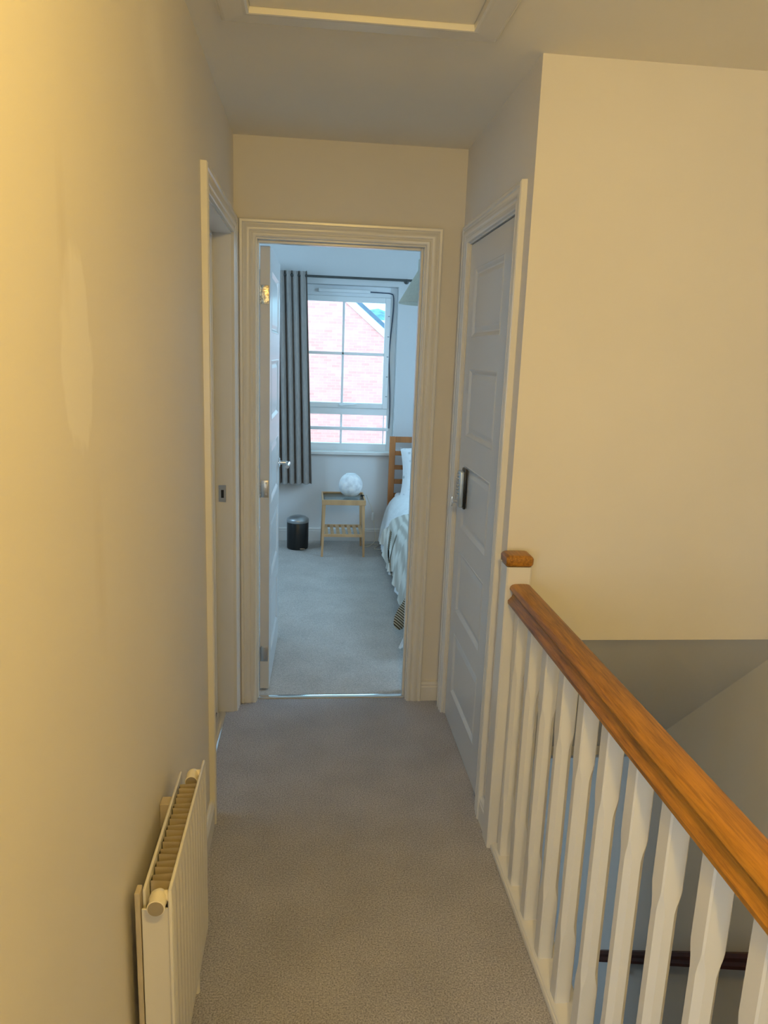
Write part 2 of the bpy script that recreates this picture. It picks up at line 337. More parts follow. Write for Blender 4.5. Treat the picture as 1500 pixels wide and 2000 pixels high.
# staircase going down away from the camera
st = thing('staircase', (1.14, .55, -2.6), kind='structure')
for i in range(13):
    bm = bmesh.new(); y = .50+.212*i; z = -.2*(i+1)
    box(bm, .656, XS-.001, y, y+.235, z-.03, z, bev=.008)
    box(bm, .656, XS-.001, y, y+.015, z, z+.168)
    obj('stair_step', bm, M_carpet, st)

# ------------------------------------------------------------------ architraves, linings, skirting
CAS = [(0, 0), (0, .010), (.004, .014), (.012, .0155), (.018, .012), (.022, .012), (.026, .0165), (.034, .018), (.042, .0175), (.047, .0145), (.051, .0145), (.054, .019), (.062, .020), (.067, .017), (.068, 0)]
def architrave(u0, u1, top, f, bottom=0.0):
    """profile swept round three sides of an opening; f(u, v, d) -> world point"""
    bm = bmesh.new(); R = []
    for (u, v, su, sv) in ((u0, bottom, -1, 0), (u0, top, -1, 1), (u1, top, 1, 1), (u1, bottom, 1, 0)):
        R.append([f(u+su*w_, v+sv*w_, d) for w_, d in CAS])
    loft(bm, R)
    return bm
def skirting(name, p0, p1, nrm, h=.092, parent=None):
    """p0,p1 floor points along the wall, nrm = outward"""
    prof = [(0, 0), (.015, 0), (.015, h-.026), (.012, h-.020), (.014, h-.012), (.009, h-.003), (.004, h), (0, h)]
    bm = bmesh.new(); n = Vector(nrm)
    loft(bm, [[Vector(p)+n*d+Vector((0, 0, z)) for d, z in prof] for p in (p0, p1)])
    o = obj(name, bm, M_trim, parent)
    if parent is None: o['kind'] = 'structure'
    return o
skirting('baseboard_left', (XL, .40, 0), (XL, LY0-.072, 0), (1, 0, 0))
skirting('baseboard_end', (EX1+.07, D, 0), (XR, D, 0), (0, -1, 0))
bm = bmesh.new()
b2 = [(0, 0), (.015, 0), (.015, .066), (.012, .072), (.014, .080), (.009, .089), (.004, .092), (0, .092)]
loft(bm, [[(XR-d, RY0-.069, z) for d, z in b2], [(XR-d, YS-d, z) for d, z in b2], [(XR+.03, YS-d, z) for d, z in b2]])
o = obj('baseboard_right', bm, M_trim); o['kind'] = 'structure'
skirting('baseboard_window', (-1.7, W, .002), (2.3, W, .002), (0, -1, 0), .11)
skirting('baseboard_right_stair', (XS, -1.8, 0), (XS, .4, 0), (-1, 0, 0))

def hinge_barrel(bm, x, y, z0, z1, r=.006):
    for k in range(5):
        a = z0+(z1-z0)*k/5; lathe(bm, [(r*.9, a+.0005), (r, a+.002), (r, a+(z1-z0)/5-.002), (r*.9, a+(z1-z0)/5-.0005)], (x, y, 0), 14)
def panel_mesh(bm, f, u0, u1, v0, v1):
    """moulded panel seated in the leaf: f(u, v, d) d = height over leaf face"""
    R = []
    for ins, d in ((-.001, -.013), (0, 0), (.003, .0015), (.008, -.001), (.017, -.0075), (.022, -.008), (.036, -.0040), (.040, -.0035)):
        R.append([f(u0+ins, v0+ins, d), f(u1-ins, v0+ins, d), f(u1-ins, v1-ins, d), f(u0+ins, v1-ins, d)])
    loft(bm, R, cap=True)
PZ = [(.150, .417), (.512, .775), (.869, 1.133), (1.244, 1.508), (1.625, 1.881)]
def leaf_slab(bm, f, u0, u1, z0, z1, t, pu0, pu1):
    """stiles, rails and a back sheet"""
    def bx(a, b, c, d, e, g):
        ps = [f(u, v, w_) for w_ in (e, g) for u, v in ((a, c), (b, c), (b, d), (a, d))]
        vs = [bm.verts.new(p) for p in ps]
        for q in [(0, 1, 2, 3), (7, 6, 5, 4), (0, 4, 5, 1), (1, 5, 6, 2), (2, 6, 7, 3), (3, 7, 4, 0)]: bm.faces.new([vs[i] for i in q])
    bx(u0, u1, z0, z1, -t, -.014)
    bx(u0, pu0, z0, z1, -.014, 0); bx(pu1, u1, z0, z1, -.014, 0)
    zs = [z0]+[v for p in PZ for v in p]+[z1]
    for i in range(0, len(zs), 2): bx(pu0, pu1, zs[i], zs[i+1], -.014, 0)

# door_1: bedroom door, standing open into the bedroom
d1 = thing('door_1', (EX0, D+.1, 0), kind='structure')
obj('casing', architrave(EX0-.004, EX1+.004, T+.006, lambda u, v, d: (u, D-d, v)), M_trim, d1, True)
bm = bmesh.new(); box(bm, EX0-.022, EX0, D, D+.1, 0, T); box(bm, EX1, EX1+.022, D, D+.1, 0, T); box(bm, EX0-.022, EX1+.022, D, D+.1, T, T+.022)
obj('door_lining', bm, M_trim, d1)
bm = bmesh.new(); box(bm, EX1-.011, EX1, D+.03, D+.058, 0, T, .002); box(bm, EX0, EX1-.011, D+.03, D+.058, T-.011, T, .002); box(bm, EX0, EX0+.005, D+.03, D+.058, 0, T-.011, .001)
obj('door_stop', bm, M_trim, d1)
ang = math.radians(-1.2); HX, HY = EX0+.004, D+.104
def f1(u, v, d):   # u along leaf, d out of the visible face (+x)
    x, y = .0415+d, u
    return (HX+x*math.cos(ang)-y*math.sin(ang), HY+x*math.sin(ang)+y*math.cos(ang), v)
bm = bmesh.new(); leaf_slab(bm, f1, 0, .655, .012, T-.012, .0405, .10, .555)
leaf = obj('leaf', bm, M_door, d1)
for z0, z1 in PZ:
    bm = bmesh.new(); panel_mesh(bm, f1, .10, .555, z0, z1); obj('panel', bm, M_door, leaf)
for k, (z, mm) in enumerate(((1.775, M_brasshinge), (.955, M_metal), (.185, M_metal))):
    bm = bmesh.new()
    a = f1(-.001, z, -.041); box(bm, HX+.006, HX+.037, HY-.0015, HY+.001, z-.038, z+.038, .0006)
    hinge_barrel(bm, HX+.001, HY-.003, z-.038, z+.038, .005)
    for q in (-.024, .002, .026): lathe(bm, [(.0045, -.0025), (.0045, -.0012), (.001, -.0010)], (HX+.022+.006*((k+int(q*1000)) % 2), HY, z+q), 10, 'Y')
    obj('hinge', bm, mm, d1, True)
bm = bmesh.new(); px, py, pz = f1(.600, .985, 0)
lathe(bm, [(.0255, 0), (.0255, .006), (.022, .009), (.010, .010), (.009, .046), (.0001, .047)], (px, py, pz), 24, 'X')
tube(bm, smooth_pts([(px+.040, py, pz), (px+.052, py-.006, pz), (px+.054, py-.03, pz+.001), (px+.052, py-.075, pz), (px+.050, py-.115, pz-.004)]), [.0095]*13+[.010]*12, 12)
obj('handle', bm, M_chrome, d1, True, label='chrome lever handle')

# door_2: closed cupboard door on the right, keypad lock
d2 = thing('door_2', (XR, RY0, 0), kind='structure')
obj('casing', architrave(RY0-.006, RY1+.006, T+.006, lambda u, v, d: (XR-d, u, v)), M_trim, d2, True)
bm = bmesh.new(); box(bm, XR, XR+.1, RY0-.02, RY0, 0, T); box(bm, XR, XR+.1, RY1, RY1+.02, 0, T); box(bm, XR, XR+.1, RY0-.02, RY1+.02, T, T+.02)
obj('door_lining', bm, M_trim, d2)
f2 = lambda u, v, d: (XR+.006-d, u, v)
bm = bmesh.new(); leaf_slab(bm, f2, RY0+.003, RY1-.003, .002, T-.004, .04, RY0+.155, RY1-.095)
leaf2 = obj('leaf', bm, M_door, d2)
for z0, z1 in PZ:
    bm = bmesh.new(); panel_mesh(bm, f2, RY0+.155, RY1-.095, z0, z1); obj('panel', bm, M_door, leaf2)
for z in (1.79, .955, .145):
    bm = bmesh.new(); hinge_barrel(bm, XR-.003, RY0+.003, z-.045, z+.045, .0065)
    box(bm, XR+.003, XR+.0055, RY0+.003, RY0+.030, z-.045, z+.045)
    obj('hinge', bm, M_metal, d2, True, label='steel butt hinge')
KY0, KY1, KZ0, KZ1 = 2.800, 2.848, .968, 1.112
lock = thing('keypad_lock', (XR, (KY0+KY1)/2, KZ0))
lock.parent = d2; lock.location = Vector((XR, (KY0+KY1)/2, KZ0))-OFF[d2.name]
# keypad as a single part of the door with its pieces as sub-parts
bpy.data.objects.remove(lock)
bm = bmesh.new(); box(bm, XR-.022, XR-.001, KY0, KY1, KZ0, KZ1, .006, 3)
kp = obj('keypad_lock', bm, mat('brushed_lock_steel', (.50, .58, .66), .35, .85, noise=(40, .08)), d2, True, label='steel push-button keypad lock')
bm = bmesh.new(); box(bm, XR-.003, XR+.0058, KY0-.005, KY1+.005, KZ0-.006, KZ1+.010, .0025)
obj('gasket', bm, M_black, kp, True)
for c_ in (.012, .036):
    for k in range(7):
        bm = bmesh.new(); lathe(bm, [(.0042, 0), (.0042, -.005), (.003, -.0062), (.0001, -.0064)], (XR-.021, KY0+c_, KZ1-.016-.0135*k), 12, 'X')
        obj('button', bm, M_metal, kp, True)
bm = bmesh.new(); lathe(bm, [(.009, 0), (.009, -.006), (.006, -.008), (.0065, -.014), (.011, -.018), (.011, -.023), (.0001, -.0245)], (XR-.021, (KY0+KY1)/2, KZ0+.022), 18, 'X')
box(bm, XR-.046, XR-.040, (KY0+KY1)/2-.004, (KY0+KY1)/2+.004, KZ0+.002, KZ0+.042, .002)
obj('turn_knob', bm, M_chrome, kp, True)

# door_3: bathroom doorway on the left (leaf out of sight)
d3 = thing('door_3', (XL, LY0, 0), kind='structure')
obj('casing', architrave(LY0-.004, LY1+.004, T+.006, lambda u, v, d: (XL+d, u, v)), M_trim, d3, True)
bm = bmesh.new(); box(bm, XL-.1, XL, LY0-.02, LY0, 0, T); box(bm, XL-.1, XL, LY1, LY1+.02, 0, T); box(bm, XL-.1, XL, LY0-.02, LY1+.02, T, T+.02)
obj('door_lining', bm, M_trim, d3)
bm = bmesh.new(); box(bm, XL-.098, XL-.070, LY1-.012, LY1, 0, T, .002); box(bm, XL-.098, XL-.070, LY0, LY1-.012, T-.012, T, .002)
obj('door_stop', bm, M_trim, d3)
bm = bmesh.new(); box(bm, XL-.058, XL-.028, LY1-.0015, LY1+.001, .935, 1.005, .0006)
kpn = obj('strike_plate', bm, M_metal, d3)
bm = bmesh.new(); box(bm, XL-.048, XL-.037, LY1-.0022, LY1-.001, .952, .985); obj('strike_hole', bm, M_black, kpn)

d4 = thing('door_4', (XL, -.5, 0), kind='structure')
obj('casing', architrave(-.484, .304, T+.006, lambda u, v, d: (XL+d, u, v)), M_trim, d4, True)
bm = bmesh.new(); box(bm, XL-.1, XL, -.5, -.48, 0, T); box(bm, XL-.1, XL, .30, .32, 0, T); box(bm, XL-.1, XL, -.5, .32, T, T+.02)
obj('door_lining', bm, M_trim, d4)

# metal threshold bars
bm = bmesh.new(); pr = [(0, .001), (.004, .0055), (.014, .008), (.024, .008), (.034, .0055), (.038, .001)]
loft(bm, [[(x, D+.018+a, b) for a, b in pr] for x in (EX0+.003, EX1-.003)])
tag(obj('threshold_bar', bm, M_chrome, None, True), 'bright metal carpet bar across the bedroom doorway', 'carpet bar', 'metal threshold bars')
bm = bmesh.new(); loft(bm, [[(XL-.074+a, y, b) for a, b in pr] for y in (LY0+.003, LY1-.014)])
tag(obj('threshold_bar', bm, M_chrome, None, True), 'bright metal carpet bar in the left doorway, beside the white casing', 'carpet bar', 'metal threshold bars')

# ------------------------------------------------------------------ loft hatch
hx0, hx1, hy0, hy1 = -.236, .462, 1.365, 2.066
lh = thing('loft_hatch', ((hx0+hx1)/2, (hy0+hy1)/2, H), 'white square loft hatch with moulded frame in the landing ceiling', 'hatch')
bm = bmesh.new(); R = []
for ins, d in ((0, -.0005), (.0, .008), (.006, .014), (.012, .016), (.060, .018), (.068, .020), (.074, .019), (.076, .004), (.084, .001)):
    R.append([(hx0+ins, hy0+ins, H-d), (hx1-ins, hy0+ins, H-d), (hx1-ins, hy1-ins, H-d), (hx0+ins, hy1-ins, H-d)])
loft(bm, R, cap=False); obj('frame', bm, M_trim, lh)
bm = bmesh.new(); box(bm, hx0+.077, hx1-.077, hy0+.077, hy1-.077, H-.006, H-.0005, .0015); obj('hatch_panel', bm, M_ceil, lh)

# ------------------------------------------------------------------ balustrade
BX = .612; BW = .039
bal = thing('balustrade', (BX+BW/2, 1.3, 0), 'white spindle balustrade with oak handrail along the stair opening', 'balustrade')
def octa(cx, cy, h, c, z):
    return [(cx-h+c, cy-h, z), (cx+h-c, cy-h, z), (cx+h, cy-h+c, z), (cx+h, cy+h-c, z), (cx+h-c, cy+h, z), (cx-h+c, cy+h, z), (cx-h, cy+h-c, z), (cx-h, cy-h+c, z)]
def spindle_bm(cx, cy, z0, z1, h=BW/2):
    bm = bmesh.new(); R = []
    for z, hh, c in ((z0, h, .0030), (.192, h, .0030), (.205, h, .0048), (.220, h, .0085), (.236, h, .0108), (.618, h, .0108), (.634, h, .0085), (.649, h, .0048), (.662, h, .0030), (z1, h, .0030)):
        R.append(octa(cx, cy, hh, c, z))
    loft(bm, R); return bm
first = None
NB = 11
for i in range(NB):
    cy = 1.985-.1346*i+BW/2
    if first is None:
        first = obj('baluster', spindle_bm(BX+BW/2, cy, .0195, .838), M_trim, bal, True); y_first = cy
    else:
        c = first.copy(); C.objects.link(c); c.parent = bal; c.location = (0, cy-y_first, 0); OFF[c.name] = OFF[first.name]
bm = bmesh.new()
HP = [(.602, .830), (.596, .834), (.5955, .843), (.602, .850), (.607, .856), (.6085, .864), (.604, .8715), (.5985, .879), (.600, .886), (.605, .891), (.613, .8935), (.632, .8945)]
HP = HP+[(1.264-x, z) for x, z in reversed(HP[:-1])]
loft(bm, [[(x, y, z) for x, z in HP] for y in (2.049, .50)])
hr = obj('handrail', bm, M_oak, bal, True, label='varnished oak handrail')
bm = bmesh.new()
BP = [(.598, .001), (.598, .012), (.600, .015), (.603, .015), (.604, .018), (.607, .020), (.672, .020), (.675, .017), (.675, -.02), (.660, -.02), (.660, .001)]
loft(bm, [[(x, y, z) for x, z in BP] for y in (2.049, .48)])
obj('base_rail', bm, M_trim, bal, True)
for (x0, x1, y0, y1) in ((.587, .663, 2.050, 2.120), (.586, .664, .42, .498)):
    bm = bmesh.new(); cx, cy = (x0+x1)/2, (y0+y1)/2; h = (x1-x0)/2
    R = [[(px_*1.0, cy+(py_-cy)*((y1-y0)/(x1-x0)), z) for px_, py_, z in octa(cx, cy, hh, c, z)] for z, hh, c in ((0, h, .005), (.20, h, .005), (.945, h, .005))]
    loft(bm, R); np_ = obj('newel_post', bm, M_trim, bal)
    bm = bmesh.new(); R = []
    for z, e in ((.946, -.002), (.949, .001), (.953, .003), (.970, .0035), (.975, .001), (.979, -.003), (.980, -.008)):
        R.append([(px_, cy+(py_-cy)*((y1-y0)/(x1-x0)), z) for px_, py_, _ in octa(cx, cy, h+e, .006, z)])
    loft(bm, R); obj('newel_cap', bm, M_oak, np_, True, label='oak cap')


# lower-right: mahogany rail on the stair wall
wr = thing('wall_handrail', (XS, 2.1, -.55), 'dark mahogany handrail fixed to the stairwell wall with iron brackets', 'handrail')
s0 = Vector((XS-.058, 3.17, -1.515)); s1 = Vector((XS-.058, .8, .66)); dr = (s1-s0).normalized(); nz = Vector((1, 0, 0)).cross(dr).normalized()
if nz.z < 0: nz = -nz
bm = bmesh.new()
prof = [(-.022, -.026), (-.026, -.015), (-.020, -.002), (-.024, .010), (-.018, .024), (0, .029), (.018, .024), (.024, .010), (.020, -.002), (.026, -.015), (.022, -.026)]
loft(bm, [[p+Vector((1, 0, 0))*a+nz*b for a, b in prof] for p in (s0, s1)])
obj('rail', bm, M_darkrail, wr, True)
for t in (.07, .34, .72):
    p = s0.lerp(s1, t); bm = bmesh.new()
    tube(bm, smooth_pts([p-nz*.026, p-nz*.05, p-nz*.065+Vector((.022, 0, 0)), Vector((XS-.004, p.y, p.z-.085))]), .006, 10)
    lathe(bm, [(.024, -.005), (.022, -.009), (.010, -.011), (.0001, -.011)], (XS+.001, p.y, p.z-.085), 20, 'X')
    lathe(bm, [(.024, -.005), (.024, -.001)], (XS, p.y, p.z-.085), 20, 'X')
    obj('bracket', bm, M_iron, wr, True)

# ------------------------------------------------------------------ radiator
RY_0, RY_1, RXB, RXF, RZ0, RZ1 = 1.150, 1.572, -.286, -.227, .165, .614
rad = thing('radiator', ((RXB+RXF)/2, (RY_0+RY_1)/2, 0), 'small white ribbed panel radiator mounted low on the left wall', 'radiator')
def rad_panel(bm, x, sgn):
    n = 13; ring_top = []; pts = []
    y = RY_0+.006
    ys = []
    pitch = (RY_1-RY_0-.012)/n
    for k in range(n):
        a = y+pitch*k
        ys += [(a, .0), (a+pitch*.18, .0), (a+pitch*.30, .0017), (a+pitch*.88, .0017)]
    ys.append((RY_1-.006, 0))
    front = [(x+sgn*d, yy) for yy, d in ys]; back = [(x-sgn*.009, yy) for yy, d in reversed(ys)]
    loop = front+back
    R = []
    for z, k in ((RZ0, .15), (RZ0+.012, .5), (RZ0+.03, 1), (RZ1-.03, 1), (RZ1-.012, .5), (RZ1-.001, .15)):
        R.append([(x+(px_-x)*k if i >= len(front) else x-sgn*.003*(1-k)+(px_-x)*k, yy, z) for i, (px_, yy) in enumerate(loop)])
    loft(bm, R)
bm = bmesh.new(); rad_panel(bm, RXF-.003, 1); obj('front_panel', bm, M_rad, rad, True)
bm = bmesh.new(); box(bm, RXF-.010, RXF-.004, RY_0, RY_1, RZ1-.010, RZ1+.004, .0025); box(bm, RXF-.010, RXF-.004, RY_0, RY_1, RZ0-.004, RZ0+.010, .0025)
box(bm, RXF-.010, RXF-.0035, RY_0-.001, RY_0+.012, RZ0, RZ1, .002); box(bm, RXF-.010, RXF-.0035, RY_1-.012, RY_1+.001, RZ0, RZ1, .002)
obj('seam', bm, M_rad, rad, True)
bm = bmesh.new(); box(bm, RXB, RXB+.006, RY_0+.02, RY_1-.02, RZ0, RZ1-.012, .0025); obj('back_panel', bm, M_rad, rad, True)
bm = bmesh.new(); box(bm, RXB-.010, RXB-.0005, RY_0+.004, RY_0+.028, RZ0+.03, RZ1-.006, .002); obj('wall_bracket', bm, M_radfin, rad)
bm = bmesh.new(); box(bm, XL+.0005, RXB-.0005, RY_1-.12, RY_1-.09, RZ0+.03, RZ1-.03, .002)
obj('wall_bracket', bm, M_radfin, rad)
bm = bmesh.new(); path = []; ya, yb = RY_0+.045, RY_1-.05; nf = 9; p_ = (yb-ya)/nf; xa, xb = RXB+.009, RXF-.013
for k in range(nf):
    a = ya+k*p_; path += [(xb, a), (xa, a+p_*.10), (xa, a+p_*.48), (xb, a+p_*.58)]
path.append((xb, yb)); t_ = .0012
loft(bm, [[(x, y, z) for x, y in path]+[(x, y+t_, z) for x, y in reversed(path)] for z in (RZ0+.02, RZ1-.016)], cap=False)
obj('convector_fins', bm, M_radfin, rad)
bm = bmesh.new(); box(bm, RXB+.001, RXF-.011, RY_0+.006, RY_0+.010, RZ0, RZ1-.040, .0012); obj('side_cover', bm, M_rad, rad)
for (yk, s, r_) in ((RY_0+.012, -1, 1), (RY_1-.022, -1, .9)):
    bm = bmesh.new(); cx = (RXB+RXF)/2+.001; zk = RZ1-.022
    lathe(bm, [(.0001, .013*s*-1), (.010, .012*s*-1), (.0155*r_, .004), (.0165*r_, -.006), (.0150*r_, -.012), (.0155*r_, -.022), (.0155*r_, -.027), (.0135*r_, -.0275)], (cx, yk, zk), 26, 'Y')
    lathe(bm, [(.0095, 0), (.0095, .018)], (cx, yk+.001, zk+.003), 18, 'X')
    kb = obj('valve_cap', bm, M_radcap, rad, True, label='cream plastic valve cap')
    bm = bmesh.new(); lathe(bm, [(.0137*r_, 0), (.0137*r_, -.0012), (.0001, -.0016)], (cx, yk-.0276, zk), 26, 'Y'); obj('cap_end', bm, M_radcapend, kb, True)
for yk in (RY_0+.02, RY_1-.02):
    bm = bmesh.new(); tube(bm, [((RXB+RXF)/2, yk, RZ0+.02), ((RXB+RXF)/2, yk, .001)], .0075, 12); obj('pipe', bm, M_trim, rad, True)

# ------------------------------------------------------------------ window
w1 = thing('window_1', (.254, 6.14, WZ0), kind='structure')
fy0, fy1 = 6.115, 6.175
GX0, GX1 = -.078, .583
def ring(bm, x0, x1, z0, z1, wd, y0, y1, bev=.003, wt=None, wbot=None):
    wt = wt or wd; wbot = wbot or wd
    box(bm, x0, x0+wd, y0, y1, z0, z1, bev); box(bm, x1-wd, x1, y0, y1, z0, z1, bev)
    box(bm, x0+wd, x1-wd, y0, y1, z1-wt, z1, bev); box(bm, x0+wd, x1-wd, y0, y1, z0, z0+wbot, bev)
bm = bmesh.new(); ring(bm, WX0, WX1, WZ0, WZ1, .052, fy0, fy1, .003, .082, .062)
box(bm, WX0+.052, WX1-.052, fy0, fy1, 1.055, 1.110, .003)
obj('window_frame', bm, M_upvc, w1)
bm = bmesh.new(); ring(bm, WX0+.053, WX1-.053, 1.111, WZ1-.083, .042, fy0-.018, fy0+.03, .005); sash = obj('sash', bm, M_upvc, w1)
bm = bmesh.new(); box(bm, .244, .262, fy0-.006, fy0+.016, 1.152, 1.955, .003); box(bm, WX0+.09, WX1-.09, fy0-.006, fy0+.016, 1.537, 1.560, .003); obj('glazing_bar', bm, M_upvc, sash)
bm = bmesh.new(); box(bm, .244, .260, fy0-.002, fy0+.016, WZ0+.062, 1.055, .003); box(bm, .600, .608, fy0+.004, fy0+.016, WZ0+.062, 1.055, .002); obj('glazing_bar', bm, M_upvc, w1)
bm = bmesh.new(); box(bm, WX0+.04, WX1-.04, fy0-.045, fy0-.020, .930, .956, .006); obj('guard_rail', bm, M_upvc, w1)
bm = bmesh.new(); box(bm, WX0+.094, WX1-.094, fy0+.006, fy0+.010, 1.150, WZ1-.124); obj('pane', bm, M_glass, sash)
bm = bmesh.new(); box(bm, WX0+.05, WX1-.05, fy0+.02, fy0+.024, WZ0+.06, 1.057); obj('pane', bm, M_glass, w1)
bm = bmesh.new(); box(bm, .045, .46, fy0-.040, fy0+.002, WZ1-.056, WZ1-.028, .006, 3); obj('trickle_vent', bm, M_upvc, w1)
bm = bmesh.new(); box(bm, .225, .265, fy0-.032, fy0-.016, 1.121, 1.145, .005, 3); tube(bm, smooth_pts([(.235, fy0-.034, 1.133), (.262, fy0-.044, 1.134), (.31, fy0-.046, 1.139), (.375, fy0-.042, 1.143)]), .007, 10); obj('window_handle', bm, M_upvc, sash, True)
for z in (1.85, 1.69, 1.53, 1.37, 1.21):
    bm = bmesh.new(); box(bm, WX1-.072, WX1-.058, fy0-.019, fy0-.0175, z, z+.005); obj('clip', bm, M_greycable, sash)
bm = bmesh.new(); box(bm, WX0, WX1, W-.040, fy0+.02, WZ0-.020, WZ0+.004, .004, 3); box(bm, WX0-.03, WX0, W-.035, W, WZ0-.024, WZ0, .004); obj('window_sill', bm, M_trim, w1)
bm = bmesh.new(); tube(bm, smooth_pts([(.46, fy0-.010, 2.036), (.56, fy0-.004, 2.034), (.628, fy0-.004, 2.030), (.650, fy0-.004, 2.005), (.652, fy0-.004, 1.90), (.640, fy0-.004, 1.72), (.632, fy0-.004, 1.55), (.640, fy0-.004, 1.38), (.652, fy0-.004, 1.15), (.650, fy0-.004, .95)]), .0045, 8)
tag(obj('window_cable', bm, M_greycable, None, True), 'thin dark cable running round the upper right of the bedroom window frame', 'cable')

# curtain and rod
def curtain():
    bm = bmesh.new(); n = 150; rows = 26; R = []
    for j in range(rows+1):
        v = j/rows; z = 2.155-(2.155-.500)*v
        xr = -.036+.060*v; xl = -.56; row = []
        for i in range(n+1):
            u = i/n; x = xl+(xr-xl)*u
            ph = u*2*PI*9.5+.5*math.sin(u*9)+.35*math.sin(v*2.2+u*5)
            amp = .022+.010*v+.005*math.sin(u*23)
            y = 5.930+amp*math.sin(ph)+.006*math.sin(ph*2+1)
            row.append((x+.008*math.cos(ph), y, z+(.004*math.sin(ph) if j == 0 else 0)))
        R.append(row)
    F = R+[[(x, y+.004, z) for x, y, z in r] for r in reversed(R)]
    V = [[bm.verts.new(p) for p in r] for r in F]; K = len(V)
    for a in range(K):
        b = (a+1) % K
        for i in range(n): bm.faces.new((V[a][i], V[a][i+1], V[b][i+1], V[b][i]))
    for a in range(rows):
        bm.faces.new((V[a][0], V[a+1][0], V[K-2-a][0], V[K-1-a][0])); bm.faces.new((V[a+1][n], V[a][n], V[K-1-a][n], V[K-2-a][n]))
    return bm
ct = obj('curtain', curtain(), M_curt, None, True); tag(ct, 'grey pleated curtain hanging left of the bedroom window', 'curtain')
rod = thing('curtain_rod', (.1, 5.93, 2.12), 'dark thin curtain rod fixed above the bedroom window', 'curtain rod')
bm = bmesh.new(); tube(bm, [(-.75, 5.93, 2.121), (.775, 5.93, 2.121)], .0095, 14); obj('rod', bm, M_rod, rod, True)
bm = bmesh.new(); lathe(bm, [(.0095, 0), (.013, .002), (.013, .022), (.009, .026), (.0001, .027)], (.775, 5.93, 2.121), 18, 'X'); obj('finial', bm, M_rod, rod, True)
for x in (-.70, .74):
    bm = bmesh.new(); tube(bm, [(x, 5.93, 2.121), (x, 6.0, 2.121), (x, 6.029, 2.121)], .006, 10); lathe(bm, [(.020, 0), (.020, -.006), (.008, -.009)], (x, 6.029, 2.121), 18, 'Y'); obj('rod_bracket', bm, M_rod, rod, True)

# pendant shade
ps = thing('pendant_lamp', (.70, 4.4, HB), 'pale green conical pendant lampshade half hidden by the bedroom door frame', 'lamp')
bm = bmesh.new(); cx, cy = .705, 4.4
lathe(bm, [(.204, 1.846), (.206, 1.850), (.101, 2.030), (.099, 2.036), (.099, 2.092), (.097, 2.092), (.096, 2.034), (.098, 2.028), (.203, 1.850), (.204, 1.846)], (cx, cy, 0), 48)
for f in list(bm.faces):
    if len(f.verts) > 4: bm.faces.remove(f)
obj('lamp_shade', bm, M_shade, ps, True)
bm = bmesh.new(); tube(bm, [(cx, cy, HB), (cx, cy, 2.02)], .004, 8); lathe(bm, [(.04, HB-.02), (.045, HB-.001)], (cx, cy, 0), 20); lathe(bm, [(.018, 1.97), (.02, 2.03), (.008, 2.05)], (cx, cy, 0), 16)
for k in range(3):
    a = k*2*PI/3+.3; tube(bm, [(cx, cy, 2.06), (cx+.097*math.cos(a), cy+.097*math.sin(a), 2.088)], .002, 6)
obj('cord_and_holder', bm, M_upvc, ps, True)

# ------------------------------------------------------------------ bedside table
tx0, tx1, ty0, ty1, tz = .094, .434, 5.510, 5.862, .452
tb = thing('bedside_table', ((tx0+tx1)/2, (ty0+ty1)/2, 0), 'small birch bedside table with glass top and slatted lower shelf', 'table')
for (x, y, sx, sy) in ((tx0, ty0, -1, -1), (tx1, ty0, 1, -1), (tx0, ty1, -1, 1), (tx1, ty1, 1, 1)):
    bm = bmesh.new(); a = -sx*.022; b = -sy*.016
    loft(bm, [[(x, y, .002), (x+a*.75, y, .002), (x+a*.75, y+b, .002), (x, y+b, .002)], [(x-sx*.010, y-sy*.004, tz-.004), (x+a-sx*.010, y-sy*.004, tz-.004), (x+a-sx*.010, y+b-sy*.004, tz-.004), (x-sx*.010, y+b-sy*.004, tz-.004)]])
    obj('leg', bm, M_birch, tb)
for nm, b in (('front_rail', (tx0+.002, tx1-.002, ty0, ty0+.012, tz-.040, tz)), ('back_rail', (tx0+.002, tx1-.002, ty1-.012, ty1, tz-.040, tz)), ('side_rail', (tx0+.002, tx0+.014, ty0+.012, ty1-.012, tz-.040, tz)), ('side_rail', (tx1-.014, tx1-.002, ty0+.012, ty1-.012, tz-.040, tz)),
              ('shelf_rail', (tx0+.004, tx1-.004, ty0+.004, ty0+.016, .160, .182)), ('shelf_rail', (tx0+.004, tx1-.004, ty1-.016, ty1-.004, .160, .182))):
    bm = bmesh.new(); box(bm, *b, bev=.0015); obj(nm, bm, M_birch, tb)
for k in range(7):
    bm = bmesh.new(); x = tx0+.028+k*.0455; box(bm, x, x+.026, ty0+.012, ty1-.012, .174, .182, .002); obj('shelf_slat', bm, M_birch, tb)
bm = bmesh.new(); box(bm, tx0+.014, tx1-.014, ty0+.012, ty1-.012, tz-.014, tz-.009); obj('glass_top', bm, M_tglass, tb)

# globe lamp on it
gx, gy, gz = .322, 5.70, tz-.009
gl = thing('globe_lamp', (gx, gy, gz), 'round frosted white glass lamp standing on the bedside table', 'lamp')
bm = bmesh.new(); R = .094; pr = [(.0001, .0)]
for k in range(3, 23):
    a = -PI/2+PI*k/25
    pr.append((R*math.cos(a), .093+.096*math.sin(a)))
pr += [(.040, .1835), (.037, .1825)]
pr = [(max(a, .0001), max(b, 0)) for a, b in pr]
lathe(bm, [(a, b) for a, b in pr]+[(.0001, .180)], (gx, gy, gz+.001), 40)
obj('glass_globe', bm, M_frost, gl, True)
bm = bmesh.new(); box(bm, gx+.080, gx+.110, gy-.004, gy+.010, gz+.002, gz+.016, .003); obj('cable_entry', bm, M_black, gl)
cord = thing('lamp_cord', (.53, 5.95, .01), 'white lamp cord with inline switch hanging right of the bedside table', 'cord')
bm = bmesh.new()
